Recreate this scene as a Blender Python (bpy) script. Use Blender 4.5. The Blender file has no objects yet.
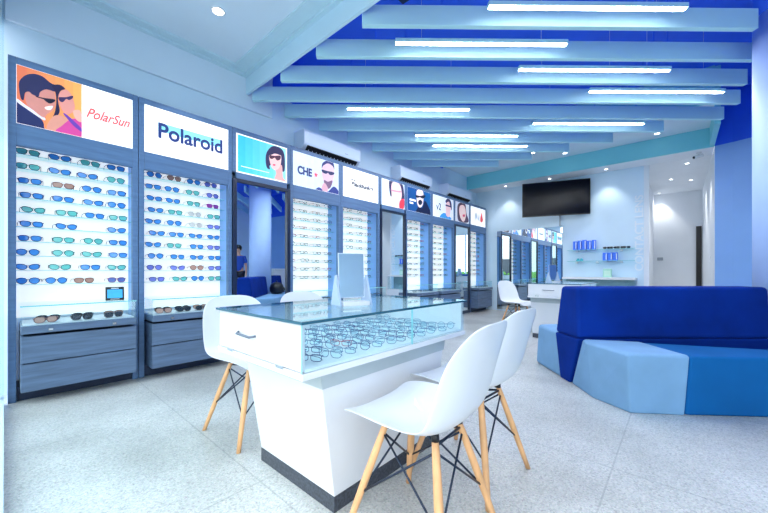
import bpy, bmesh, math, random
from mathutils import Vector, Matrix
random.seed(7)
C = bpy.context.scene.collection
PI = math.pi
ORD = ['first','second','third','fourth','fifth','sixth','seventh','eighth','ninth','tenth','eleventh','twelfth','thirteenth']

# ------------------------------------------------------------------ materials
def lin(c):
    return tuple(((v/255)/12.92 if v/255 <= .04045 else ((v/255+.055)/1.055)**2.4) for v in c) + (1,)
MATS = {}
def mat(name, rgb, rough=.5, metal=0, emit=0, noise=0, scale=8, stretch=None, bump=0, emit_rgb=None, spec=.5, coat=0, sheen=0):
    if name in MATS: return MATS[name]
    m = bpy.data.materials.new(name); m.use_nodes = True
    nt = m.node_tree; b = nt.nodes['Principled BSDF']
    b.inputs['Base Color'].default_value = lin(rgb)
    b.inputs['Roughness'].default_value = rough
    b.inputs['Metallic'].default_value = metal
    b.inputs['Specular IOR Level'].default_value = spec
    b.inputs['Coat Weight'].default_value = coat
    b.inputs['Sheen Weight'].default_value = sheen
    if emit:
        b.inputs['Emission Color'].default_value = lin(emit_rgb or rgb)
        b.inputs['Emission Strength'].default_value = emit
    if noise or bump:
        tc = nt.nodes.new('ShaderNodeTexCoord'); mp = nt.nodes.new('ShaderNodeMapping')
        nt.links.new(tc.outputs['Object'], mp.inputs['Vector'])
        if stretch: mp.inputs['Scale'].default_value = stretch
        nz = nt.nodes.new('ShaderNodeTexNoise'); nz.inputs['Scale'].default_value = scale; nz.inputs['Detail'].default_value = 4
        nt.links.new(mp.outputs['Vector'], nz.inputs['Vector'])
        if noise:
            rp = nt.nodes.new('ShaderNodeValToRGB')
            c = lin(rgb)
            rp.color_ramp.elements[0].position = .3; rp.color_ramp.elements[1].position = .7
            rp.color_ramp.elements[0].color = tuple(max(0, v*(1-noise)) for v in c[:3]) + (1,)
            rp.color_ramp.elements[1].color = tuple(min(1, v*(1+noise)) for v in c[:3]) + (1,)
            nt.links.new(nz.outputs['Fac'], rp.inputs['Fac'])
            nt.links.new(rp.outputs['Color'], b.inputs['Base Color'])
        if bump:
            bp = nt.nodes.new('ShaderNodeBump'); bp.inputs['Strength'].default_value = bump; bp.inputs['Distance'].default_value = .004
            nt.links.new(nz.outputs['Fac'], bp.inputs['Height']); nt.links.new(bp.outputs['Normal'], b.inputs['Normal'])
    MATS[name] = m
    return m

def glass(name, tint=(235,250,252), refl=1.0, base=.04):
    m = bpy.data.materials.new(name); m.use_nodes = True
    nt = m.node_tree; nt.nodes.clear()
    out = nt.nodes.new('ShaderNodeOutputMaterial'); mix = nt.nodes.new('ShaderNodeMixShader')
    tr = nt.nodes.new('ShaderNodeBsdfTransparent'); gl = nt.nodes.new('ShaderNodeBsdfGlossy')
    fr = nt.nodes.new('ShaderNodeLayerWeight'); fr.inputs['Blend'].default_value = .5
    pw = nt.nodes.new('ShaderNodeMath'); pw.operation = 'POWER'; pw.inputs[1].default_value = 5
    mu = nt.nodes.new('ShaderNodeMath'); mu.operation = 'MULTIPLY_ADD'; mu.inputs[1].default_value = .9*refl; mu.inputs[2].default_value = base*refl; mu.use_clamp = True
    tr.inputs['Color'].default_value = lin(tint); gl.inputs['Roughness'].default_value = .01
    gl.inputs['Color'].default_value = (.95,.98,1,1)
    nt.links.new(fr.outputs['Facing'], pw.inputs[0]); nt.links.new(pw.outputs[0], mu.inputs[0]); nt.links.new(mu.outputs[0], mix.inputs[0])
    nt.links.new(tr.outputs[0], mix.inputs[1]); nt.links.new(gl.outputs[0], mix.inputs[2])
    nt.links.new(mix.outputs[0], out.inputs[0])
    return m

def floor_mat():
    m = bpy.data.materials.new('terrazzo'); m.use_nodes = True
    nt = m.node_tree; b = nt.nodes['Principled BSDF']; N = nt.nodes.new; L = nt.links.new
    tc = N('ShaderNodeTexCoord')
    v = N('ShaderNodeTexVoronoi'); v.inputs['Scale'].default_value = 150; L(tc.outputs['Object'], v.inputs['Vector'])
    r = N('ShaderNodeValToRGB'); L(v.outputs['Color'], r.inputs['Fac'])
    e = r.color_ramp.elements
    e[0].position = 0; e[0].color = lin((168,176,180)); e[1].position = 1; e[1].color = lin((238,240,238))
    for p, c in ((.25,(196,204,206)),(.5,(212,218,220)),(.75,(222,226,226))):
        q = e.new(p); q.color = lin(c)
    v2 = N('ShaderNodeTexVoronoi'); v2.inputs['Scale'].default_value = 320; L(tc.outputs['Object'], v2.inputs['Vector'])
    mx2 = N('ShaderNodeMix'); mx2.data_type = 'RGBA'; mx2.blend_type = 'OVERLAY'; mx2.inputs[0].default_value = .25
    L(r.outputs['Color'], mx2.inputs[6]); L(v2.outputs['Color'], mx2.inputs[7])
    bw = N('ShaderNodeRGBToBW'); L(mx2.outputs[2], bw.inputs[0])
    mx3 = N('ShaderNodeMix'); mx3.data_type = 'RGBA'; mx3.blend_type = 'MIX'; mx3.inputs[0].default_value = .45
    L(mx2.outputs[2], mx3.inputs[6]); L(bw.outputs[0], mx3.inputs[7])
    nz = N('ShaderNodeTexNoise'); nz.inputs['Scale'].default_value = 1.3; nz.inputs['Detail'].default_value = 6; L(tc.outputs['Object'], nz.inputs['Vector'])
    rp = N('ShaderNodeValToRGB'); rp.color_ramp.elements[0].position = .32; rp.color_ramp.elements[1].position = .62
    rp.color_ramp.elements[0].color = (.66,.66,.64,1); rp.color_ramp.elements[1].color = (.97,.965,.95,1); L(nz.outputs['Fac'], rp.inputs['Fac'])
    mu = N('ShaderNodeMix'); mu.data_type = 'RGBA'; mu.blend_type = 'MULTIPLY'; mu.inputs[0].default_value = 1
    L(mx3.outputs[2], mu.inputs[6]); L(rp.outputs['Color'], mu.inputs[7])
    # thin division joints of the terrazzo bays
    br = N('ShaderNodeTexBrick'); br.offset = 0; br.inputs['Scale'].default_value = 1
    br.inputs['Brick Width'].default_value = 1.2; br.inputs['Row Height'].default_value = 1.2; br.inputs['Mortar Size'].default_value = .004
    br.inputs['Color1'].default_value = br.inputs['Color2'].default_value = (1,1,1,1); br.inputs['Mortar'].default_value = (.78,.80,.81,1)
    mp = N('ShaderNodeMapping'); mp.inputs['Location'].default_value = (.25,.42,0); L(tc.outputs['Object'], mp.inputs['Vector']); L(mp.outputs['Vector'], br.inputs['Vector'])
    m2 = N('ShaderNodeMix'); m2.data_type = 'RGBA'; m2.blend_type = 'MULTIPLY'; m2.inputs[0].default_value = 1
    L(mu.outputs[2], m2.inputs[6]); L(br.outputs['Color'], m2.inputs[7]); L(m2.outputs[2], b.inputs['Base Color'])
    b.inputs['Roughness'].default_value = .32
    return m

def wood_mat(name, rgb, dark=.35):
    m = bpy.data.materials.new(name); m.use_nodes = True
    nt = m.node_tree; b = nt.nodes['Principled BSDF']; N = nt.nodes.new; L = nt.links.new
    tc = N('ShaderNodeTexCoord'); mp = N('ShaderNodeMapping'); mp.inputs['Scale'].default_value = (3, 1.2, 16)
    L(tc.outputs['Object'], mp.inputs['Vector'])
    nz = N('ShaderNodeTexNoise'); nz.inputs['Scale'].default_value = 2.2; nz.inputs['Detail'].default_value = 7; nz.inputs['Roughness'].default_value = .6
    L(mp.outputs['Vector'], nz.inputs['Vector'])
    r = N('ShaderNodeValToRGB'); c = lin(rgb)
    r.color_ramp.elements[0].position = .28; r.color_ramp.elements[1].position = .72
    r.color_ramp.elements[0].color = tuple(v*(1-dark) for v in c[:3])+(1,); r.color_ramp.elements[1].color = tuple(min(1,v*(1+dark)) for v in c[:3])+(1,)
    L(nz.outputs['Fac'], r.inputs['Fac']); L(r.outputs['Color'], b.inputs['Base Color']); b.inputs['Roughness'].default_value = .45
    return m

M = dict(
    floor=floor_mat(),
    wall=mat('lavender_paint', (210,234,252), .6, noise=.02, scale=3),
    wallw=mat('white_paint', (232,238,246), .6, noise=.02, scale=3),
    ceil=mat('ceiling_paint', (222,238,252), .6, noise=.02, scale=2),
    band=mat('aqua_moulding', (204,230,242), .5, noise=.02),
    bulk=mat('pale_blue_bulkhead', (208,236,253), .5, noise=.03, scale=2),
    aqua=mat('aqua_fascia', (132,216,230), .45, noise=.03, scale=2),
    void=mat('deep_blue_paint', (42,104,252), .5, noise=.12, scale=1.5),
    vdark=mat('navy_duct', (14,44,92), .5, noise=.1),
    beam=mat('pale_blue_beam', (196,242,252), .45, noise=.03, scale=2),
    bwall=mat('cornflower_paint', (132,178,238), .5, noise=.03, scale=2),
    wood=wood_mat('blue_grey_wood', (90,112,142), .3),
    woodf=wood_mat('blue_grey_frame', (90,122,164), .18),
    dark=mat('dark_frame', (18,36,66), .35, noise=.1),
    kick=mat('dark_plinth', (24,42,72), .5, noise=.1),
    side=mat('lit_wood_tint', (138,186,248), .5, noise=.03),  # cabinet wood with the light inside the bays put into its colour
    lit=mat('backlit_panel', (250,249,246), .4, emit=.56, noise=.01, emit_rgb=(255,250,240)),
    mirror=mat('mirror_silver', (226,238,246), 0.0, metal=1, noise=.005),
    white=mat('white_lacquer', (228,232,238), .25, noise=.01),
    shell=mat('white_plastic', (228,234,242), .3, noise=.01, coat=.2),
    beech=mat('beech_wood', (226,174,124), .45, noise=.16, scale=5, stretch=(6,6,1)),
    wire=mat('dark_steel_wire', (46,58,78), .35, metal=.6, noise=.05),
    chrome=mat('chrome', (210,216,224), .12, metal=1, noise=.02),
    granite=mat('granite_plinth', (62,68,80), .35, noise=.6, scale=90),
    velvet=mat('blue_velvet', (2,46,138), .9, noise=.22, scale=3, spec=.15),
    seatl=mat('light_blue_velvet', (126,168,208), .85, noise=.08, scale=4, spec=.2),
    seatm=mat('mid_blue_velvet', (76,140,208), .7, noise=.1, scale=4, sheen=.2),
    seatd=mat('deep_blue_velvet', (8,96,164), .85, noise=.08, scale=4, spec=.2),
    black=mat('black_plastic', (16,18,24), .35, noise=.05),
    screen=mat('tv_glass', (8,12,24), .16, noise=.05, spec=.12),
    acw=mat('ac_white', (208,224,248), .35, noise=.01),
    led=mat('led_diffuser', (255,255,255), .5, emit=62, noise=.01),
    lamp=mat('lamp_lens', (255,255,255), .5, emit=9, noise=.01),
    edge=mat('glass_edge', (150,214,222), .2, noise=.04),
    dedge=mat('table_glass_edge', (30,88,112), .15, noise=.05),
    column=mat('lilac_column_paint', (172,200,248), .55, noise=.02),
    bluebox=mat('blue_carton', (64,124,254), .4, noise=.05),
    mint=mat('mint_carton', (176,232,214), .5, noise=.05),
    teal=mat('teal_plastic', (70,190,210), .4, noise=.05),
    letter=mat('pale_letter', (232,242,253), .4, noise=.02),
    showg=mat('showcase_back', (150,182,192), .5, noise=.03),
    street=mat('street_paving', (170,172,174), .8, noise=.1),
)
M['glass'] = glass('clear_glass', (248,254,255), .7)
M['gtop'] = glass('table_glass', (238,249,251), .72)
M['gshelf'] = glass('shelf_glass', (225,246,248), .6)
M['pane'] = glass('shopfront_glass', (240,250,252), .8)

# ------------------------------------------------------------------ mesh helper
class MB:
    def __init__(s): s.bm = bmesh.new(); s.mi = 0
    def _f(s, vs):
        try:
            f = s.bm.faces.new(vs); f.material_index = s.mi; return f
        except ValueError: return None
    def box(s, x0,x1,y0,y1,z0,z1):
        v = [s.bm.verts.new(p) for p in ((x0,y0,z0),(x1,y0,z0),(x1,y1,z0),(x0,y1,z0),(x0,y0,z1),(x1,y0,z1),(x1,y1,z1),(x0,y1,z1))]
        for q in ((3,2,1,0),(4,5,6,7),(0,1,5,4),(1,2,6,5),(2,3,7,6),(3,0,4,7)): s._f([v[i] for i in q])
        return s
    def loft(s, rings, caps=True):
        R = [[s.bm.verts.new(p) for p in r] for r in rings]; n = len(R[0])
        for a, b in zip(R, R[1:]):
            for i in range(n): s._f([a[i], a[(i+1)%n], b[(i+1)%n], b[i]])
        if caps: s._f(R[0][::-1]); s._f(R[-1])
        return s
    def prism(s, poly, z0, z1): return s.loft([[(x,y,z0) for x,y in poly], [(x,y,z1) for x,y in poly]])
    def cyl(s, p0, p1, r0, r1=None, n=12):
        if r1 is None: r1 = r0
        p0 = Vector(p0); p1 = Vector(p1); d = (p1-p0).normalized()
        a = d.orthogonal().normalized(); b = d.cross(a)
        ring = lambda p, r: [p + (a*math.cos(2*PI*i/n)+b*math.sin(2*PI*i/n))*r for i in range(n)]
        return s.loft([ring(p0,r0), ring(p1,r1)])
    def tube(s, pts, r, n=6, closed=False):
        P = [Vector(p) for p in pts]; K = len(P); rings = []
        up = None
        for i, p in enumerate(P):
            if closed: t = P[(i+1)%K]-P[i-1]
            else: t = P[min(i+1,K-1)]-P[max(i-1,0)]
            t.normalize()
            if up is None: up = t.orthogonal().normalized()
            up = (up - t*up.dot(t)).normalized(); b = t.cross(up)
            rings.append([p+(up*math.cos(2*PI*j/n)+b*math.sin(2*PI*j/n))*r for j in range(n)])
        if closed: rings.append(rings[0]); return s._closed(rings)
        return s.loft(rings)
    def _closed(s, rings):
        R = [[s.bm.verts.new(p) for p in r] for r in rings[:-1]]; n = len(R[0]); K = len(R)
        for k in range(K):
            a, b = R[k], R[(k+1)%K]
            for i in range(n): s._f([a[i], a[(i+1)%n], b[(i+1)%n], b[i]])
        return s
    def lathe(s, prof, c=(0,0,0), n=24):
        return s.loft([[(c[0]+r*math.cos(2*PI*i/n), c[1]+r*math.sin(2*PI*i/n), c[2]+z) for i in range(n)] for r, z in prof])
    def poly(s, pts):
        return s._f([s.bm.verts.new(p) for p in pts])
    def build(s, name, m, parent=None, off=(0,0,0), smooth=False, bevel=0, seg=2, xf=None):
        me = bpy.data.meshes.new(name)
        bmesh.ops.recalc_face_normals(s.bm, faces=s.bm.faces[:])
        if xf is not None: bmesh.ops.transform(s.bm, matrix=xf, verts=s.bm.verts[:])
        if any(off): bmesh.ops.translate(s.bm, vec=(-off[0],-off[1],-off[2]), verts=s.bm.verts[:])
        s.bm.to_mesh(me); s.bm.free()
        for k in (m if isinstance(m, (list,tuple)) else [m]): me.materials.append(k)
        if smooth:
            for p in me.polygons: p.use_smooth = True
        o = bpy.data.objects.new(name, me); C.objects.link(o)
        if parent is not None: o.parent = parent
        if bevel:
            b = o.modifiers.new('bevel','BEVEL'); b.width = bevel; b.segments = seg; b.limit_method = 'ANGLE'; b.angle_limit = .6
        return o
def bx(*a): return MB().box(*a)
def tag(o, label, cat, group=None):
    o['label'] = label; o['category'] = cat
    if group: o['group'] = group
    return o
def thing(name, label, cat, loc=(0,0,0), rz=0, group=None):
    o = bpy.data.objects.new(name, None); C.objects.link(o); o.location = loc; o.rotation_euler = (0,0,rz); o.empty_display_size = .1
    return tag(o, label, cat, group)
def struct(name, mb, m, **k):
    o = mb.build(name, m, **k); o['kind'] = 'structure'; return o
KIDS = {}
def kids(o):
    return [c for c in bpy.data.objects if c.parent == o]
def dup(root, loc, rot, label, group=None):
    ch = KIDS.setdefault(root.name, None)
    if ch is None: ch = KIDS[root.name] = [(c, kids(c)) for c in kids(root)]
    r = root.copy(); C.objects.link(r); r.location = loc; r.rotation_euler = rot if isinstance(rot, tuple) else (0,0,rot)
    r['label'] = label
    if group: r['group'] = group
    for c, gs in ch:
        d = c.copy(); C.objects.link(d); d.parent = r
        for g in gs:
            e = g.copy(); C.objects.link(e); e.parent = d
    return r
def text_mesh(name, body, size, m, xf, parent=None, bold=0, shear=0, ext=.001, width=None, spacing=1):
    cu = bpy.data.curves.new('t','FONT'); cu.body = body; cu.size = size; cu.offset = bold; cu.shear = shear; cu.extrude = ext
    cu.align_x = 'CENTER'; cu.align_y = 'CENTER'; cu.space_character = spacing
    t = bpy.data.objects.new('t', cu); C.objects.link(t)
    dg = bpy.context.evaluated_depsgraph_get()
    me = bpy.data.meshes.new_from_object(t.evaluated_get(dg)); me.name = name
    bpy.data.objects.remove(t); bpy.data.curves.remove(cu)
    if width:
        xs = [v.co.x for v in me.vertices]; k = width/(max(xs)-min(xs)); me.transform(Matrix.Diagonal((k,1,1,1)))
    me.transform(xf); me.materials.clear(); me.materials.append(m)
    o = bpy.data.objects.new(name, me); C.objects.link(o)
    if parent is not None: o.parent = parent
    return o

# ------------------------------------------------------------------ room shell
XW = -3.96          # left wall plane
YB = 8.10           # back wall plane
ZT = 3.80           # underside of the slab above the beams
XR = 5.0
struct('floor', bx(-4.1, XR+.1, -.2, 11.6, -.12, 0), M['floor'])
struct('wall_left', bx(-4.1, XW, -.15, YB+.15, 0, ZT), M['wall'])
struct('wall_right', bx(XR, XR+.1, -.15, 6.95, 0, ZT), M['wall'])
struct('wall_back', bx(XW, -.52, YB, YB+.15, 0, ZT), M['wall'])
struct('wall_corridor_left', bx(-.66, -.52, YB+.15, 11.4, 0, 3.1), M['wallw'])
struct('wall_corridor_end', bx(-.66, .56, 11.4, 11.5, 0, 3.1), M['wallw'])
struct('wall_corridor_right', bx(.42, .54, 7.6, 11.4, 0, 2.98), M['wallw'])
struct('ceiling_corridor', bx(-.52, .42, YB, 11.4, 2.98, 3.08), M['wallw'])
struct('trim_1', bx(-.52, -.44, 8.12, 8.2, 0, 2.98), M['wallw'])
# curved blue wall to the right of the corridor, with the deep blue void ring above it
arc = [(.42,7.56),(.62,7.51),(.82,7.43),(1.1,7.32),(1.5,7.20),(2.1,7.05),(3.0,6.90),(4.0,6.80),(5.0,6.75)]
def wallstrip(pts, th, z0, z1):
    return MB().prism([p for p in pts] + [(x+.02, y+th) for x, y in pts[::-1]], z0, z1)
struct('wall_back_curved', wallstrip(arc, .12, 0, 2.98), M['bwall'])
struct('wall_void', wallstrip([(x, y+.02) for x, y in arc], .12, 2.98, ZT), M['void'])
struct('ceiling_void', bx(-4.1, XR+.1, -.15, YB+.15, ZT, ZT+.1), M['void'])
struct('wall_void_left', bx(XW, XW+.02, 2.3, 6.44, 3.25, ZT), M['void'])
# near lowered ceiling with its flat moulding, bulkhead towards the beams
YK = 1.93
struct('ceiling_near', bx(-3.93, XR, 0, YK, 3.345, 3.44), M['ceil'])
m_ = MB()
m_.box(-3.93,-3.80,0,YK,3.325,3.345); m_.box(-3.80,XR,YK-.19,YK,3.325,3.345)
m_.box(-3.93,-3.885,0,YK-.045,3.30,3.325); m_.box(-3.93,XR,YK-.045,YK,3.30,3.325)
struct('trim_2', m_, M['band'])
struct('trim_3', bx(-3.93, XR, YK, YK+.03, 3.105, ZT), [M['bulk']])
struct('trim_4', bx(XW, -3.93, 0, 2.28, 2.935, ZT), M['ceil'], bevel=.004)
struct('trim_6', bx(-3.93, XR, YK+.03, YK+.034, 3.11, ZT), M['void'])
# far lowered ceiling, aqua fascia and soffit along the back wall
struct('ceiling_far', bx(XW, .36, 6.5, 7.6, 3.30, 3.42), M['ceil'])
struct('trim_7', bx(XW, .36, 6.46, 6.5, 3.30, ZT), M['aqua'])
struct('trim_8', bx(XW, .42, 7.58, 7.62, 2.985, 3.40), M['aqua'])
struct('ceiling_soffit', bx(XW, .42, 7.62, YB, 2.985, 3.08), M['wallw'])
struct('trim_9', bx(.36, .42, 6.5, 7.58, 3.0, ZT), M['aqua'])
# shop front: glazing in the plane the camera stands in, open doorway round the camera
struct('wall_front', bx(-4.1, XR+.1, -.15, -.02, 2.9, ZT), M['wallw'])
for i, (a, b) in enumerate(((-3.66,-1.35),(1.15,3.0),(3.06,4.98))):
    w = struct('window_%d' % (i+1), bx(a, b, -.012, -.002, .06, 2.9), M['pane'])
    mb = MB(); mb.box(a, b, -.045, -.004, 0, .06)
    for x in (a, b-.05): mb.box(x, x+.05, -.05, -.014, .06, 2.9)
    struct('trim_%d' % (10+i), mb, M['wallw'])
# pavement and the street opposite, seen only in the mirrors
struct('ground', bx(-40, 40, -60, -.2, -.2, -.08), M['street'])
t = thing('shop_building', 'pale shop building across the street, seen reflected in the mirrors', 'building', (-3,-16,-.08))
bx(-14, 12, -6, 0, 0, 4.2).build('facade', mat('opposite_render', (226,226,220), .8, noise=.05), t)
bx(-6.5, -2.5, 0, .15, 2.4, 3.3).build('sign_board', mat('opposite_sign', (60,110,220), .5, noise=.05), t)
bx(0, 4, 0, .15, 2.4, 3.3).build('sign_board', mat('opposite_sign_red', (210,60,60), .5, noise=.05), t)
for x in (-9,-5,-1,3,7): bx(x, x+2.2, 0, .06, .1, 2.2).build('shop_window', mat('opposite_window', (60,70,80), .2, noise=.1), t)
mb = MB()
for k in range(160):
    x = random.uniform(-9, 9); r = random.uniform(.25,.45); mb.lathe([(.02,0),(r*.8,.15),(r,.45),(r*.7,.8),(.03,1.0)], (x, -12.4+random.uniform(-.3,.3), -.08), 8)
tag(mb.build('hedge', mat('hedge_leaf', (90,140,60), .8, noise=.4, scale=30)), 'green hedge in front of the pale building across the street', 'hedge')

# ------------------------------------------------------------------ ceiling beams and lights
AY = math.radians(41.46)
E1 = Vector((math.cos(AY), math.sin(AY), 0)); E2 = Vector((-math.sin(AY), math.cos(AY), 0))
BD = (E1*math.cos(.012)+E2*math.sin(.012)).normalized(); BN = Vector((-BD.y, BD.x, 0))
def online(t, X=None, Y=None):      # point on the beam line at distance t with given X or Y
    p = E2*t; s = ((X-p.x)/BD.x) if X is not None else ((Y-p.y)/BD.y)
    return p + BD*s
beam_no = ['nearest the camera','second from the camera','third from the camera','fourth from the camera','fifth from the camera','sixth from the camera','seventh from the camera','eighth from the camera','ninth from the camera','shortest and farthest, in the corner above the last posters']
for k in range(10):
    t0 = 2.80 + .42*k
    L = online(t0, Y=1.975)
    if L.x < XW+.01: L = online(t0, X=XW+.01)
    Rr = online(t0, X=.50 if k == 0 else .56)
    if Rr.y > 6.45: Rr = online(t0, Y=6.45)
    if k == 9: L = online(t0, X=XW+.01)
    mid = (L+Rr)/2
    root = thing('ceiling_beam', 'long pale blue slanting ceiling beam, %s' % beam_no[k], 'beam', (mid.x, mid.y, 3.03), 0, 'pale blue ceiling beams')
    h = (Rr-L).length/2; ang = math.atan2(BD.y, BD.x)
    def bxf(a0,a1,b0,b1,z0,z1): return bx(a0,a1,b0,b1,z0,z1)
    xf = Matrix.Rotation(ang, 4, 'Z')
    bxf(-h, h, 0, .05, 0, .168).build('beam_body', M['beam'], root, xf=xf, bevel=.004)
    for s in (-.6, .6):
        MB().cyl((s*h,.025,.165),(s*h,.025,ZT-3.03),.004, n=6).build('hanger_rod', M['void'], root, xf=xf)
for k in range(9):
    t0 = 2.80 + .42*(k-3)
    L = online(t0, X=1.12); Rr = online(t0, X=4.6)
    if L.y < 2.1: L = online(t0, Y=2.1)
    if Rr.y > 6.5: Rr = online(t0, Y=6.5)
    if (Rr-L).length < .6 or Rr.x < L.x: continue
    mid = (L+Rr)/2; h = (Rr-L).length/2
    root = thing('ceiling_beam', 'pale blue beam right of the column, seen in the leftmost wall mirror, %s' % (['foremost'] + ORD[1:])[k], 'beam', (mid.x, mid.y, 3.03), 0, 'pale blue beams right of the column')
    bxf(-h, h, 0, .05, 0, .168).build('beam_body', M['beam'], root, xf=xf, bevel=.004)
    for s in (-.6, .6): MB().cyl((s*h,.025,.165),(s*h,.025,ZT-3.03),.004, n=6).build('hanger_rod', M['void'], root, xf=xf)
LED = [(490,688,2.63),(396,568,3.05),(517,674,3.45),(589,727,3.87),(346,471,4.29),(533,646,4.71),(416,518,5.13),(432,529,5.55)]
led_lab = ['foremost, at the very top edge of the photo','over the front display table between the first two beams','between the second and third beams','farthest to the right, between third and fourth beams',
           'farthest to the left, between fourth and fifth beams','above the sofa between fifth and sixth beams','between the sixth and seventh beams','deepest in the shop between seventh and eighth beams']
for (a, b, t0), lab in zip(LED, led_lab):
    c = E2*(t0+.02) + E1*((((a+b)/2)-384)/335*t0)
    root = thing('linear_light', 'white linear LED light ' + lab, 'ceiling light', (c.x, c.y, 3.045), math.atan2(BD.y, BD.x), 'linear LED lights between the beams')
    bx(-.79,.79,-.027,.027,.004,.040).build('housing', M['beam'], root, bevel=.004)
    bx(-.78,.78,-.018,.018,0,.004).build('diffuser', M['led'], root)
    for s in (-.55,.55): MB().cyl((s,0,.038),(s,0,ZT-3.045),.0015,n=6).build('suspension_cable', M['acw'], root)
def downlight(x, y, z, lab, power=12, r=.05):
    root = thing('downlight', lab, 'ceiling light', (x,y,z), 0, 'round recessed downlights')
    MB().lathe([(r*1.25,0),(r*1.25,-.006),(r,-.010),(r*.96,-.004),(r*.9,0)]).build('trim_ring', M['wallw'], root, smooth=True)
    MB().lathe([(.002,-.0035),(r*.9,-.003),(r*.9,-.001),(.002,-.001)]).build('lamp_lens', M['lamp'], root)
    if power:
        l = bpy.data.lights.new('spot','SPOT'); l.energy = power; l.spot_size = 1.5; l.spot_blend = .6; l.color = (1,.98,.94); l.shadow_soft_size = .04
        o = bpy.data.objects.new('downlight_beam', l); C.objects.link(o); o.location = (x,y,z-.03)
downlight(-3.16, 1.29, 3.345, 'single round downlight in the near white ceiling over the first display bays', 30)
for x, y, lab in ((-.29,7.31,'rightmost'),(-1.70,7.32,'middle'),(-2.17,6.88,'leftmost')):
    downlight(x, y, 3.30, lab + ' of three tiny downlights in the far ceiling above the aqua fascia', 25, .04)
for x, lab in ((-3.1,'to the left of the television'),(-2.13,'above the television'),(-1.09,'above the wall shelves')):
    downlight(x, 7.86, 2.985, 'small downlight in the back soffit, ' + lab, 18, .035)
for x, y, lab in ((.10,8.42,'first from the entrance'),(-.15,9.64,'second from the entrance, left'),(.18,10.0,'third from the entrance, right'),(-.40,11.2,'deepest, above the end wall')):
    downlight(x, y, 2.98, 'corridor ceiling downlight, ' + lab, 34, .035)
# services in the void
tag(bx(-.22,.22,-.4,.1,-.30,0).build('air_duct', M['vdark'], xf=Matrix.Translation((-1.75,2.40,ZT-.001))@Matrix.Rotation(.0,4,'Z')), 'dark air duct under the blue ceiling above the front beam', 'duct')
# ------------------------------------------------------------------ column
t = thing('column', 'round lilac column rising through the blue sofa at right', 'column', (.76,4.48,0))
MB().lathe([(.27,0),(.27,3.2)], n=48).build('shaft', M['column'], t, smooth=False)
MB().lathe([(.27,3.2),(.27,ZT)], n=48).build('shaft_top', M['void'], t)
for ch in kids(t):
    for p in ch.data.polygons: p.use_smooth = len(p.vertices) == 4

# ------------------------------------------------------------------ spectacles
def lens_outline(style, n=18):
    out = []
    for i in range(n):
        a = 2*PI*i/n; c, s = math.cos(a), math.sin(a)
        if style == 'way':  w, h, e = .029, .021, 3.2
        elif style == 'avi': w, h, e = .029, .024, 2.3
        elif style == 'cat': w, h, e = .030, .021, 2.6
        elif style == 'round': w, h, e = .025, .024, 2.0
        else: w, h, e = .027, .016, 3.4
        y = math.copysign(abs(c)**(2/e), c)*w; z = math.copysign(abs(s)**(2/e), s)*h
        if style in ('way','cat'): y *= 1 - .18*max(0, -z/h)
        if style == 'cat': z += .16*y if z > 0 else .05*y
        if style == 'avi': y *= 1 - .22*max(0, -z/h); z -= .12*abs(min(0, y))*0
        out.append((y, z))
    return out
LC = {'b':(84,166,254), 't':(120,220,212), 'o':(206,158,142), 'p':(140,150,244), 'm':(176,84,190), 'w':(226,224,222), 'r':(120,140,216), 'k':(30,40,60), 's':(90,110,140)}
FC = {'b':(36,62,124), 't':(50,96,108), 'o':(128,66,60), 'p':(60,40,110), 'm':(150,40,140), 'w':(230,220,214), 'r':(170,50,90), 'k':(20,26,40), 's':(104,132,168)}
LN = {'b':'blue-lensed','t':'teal-lensed','o':'brown-lensed','p':'violet-lensed','m':'magenta-framed','w':'clear','r':'red-framed','k':'black','s':'slate'}
PROTO = {}
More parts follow.
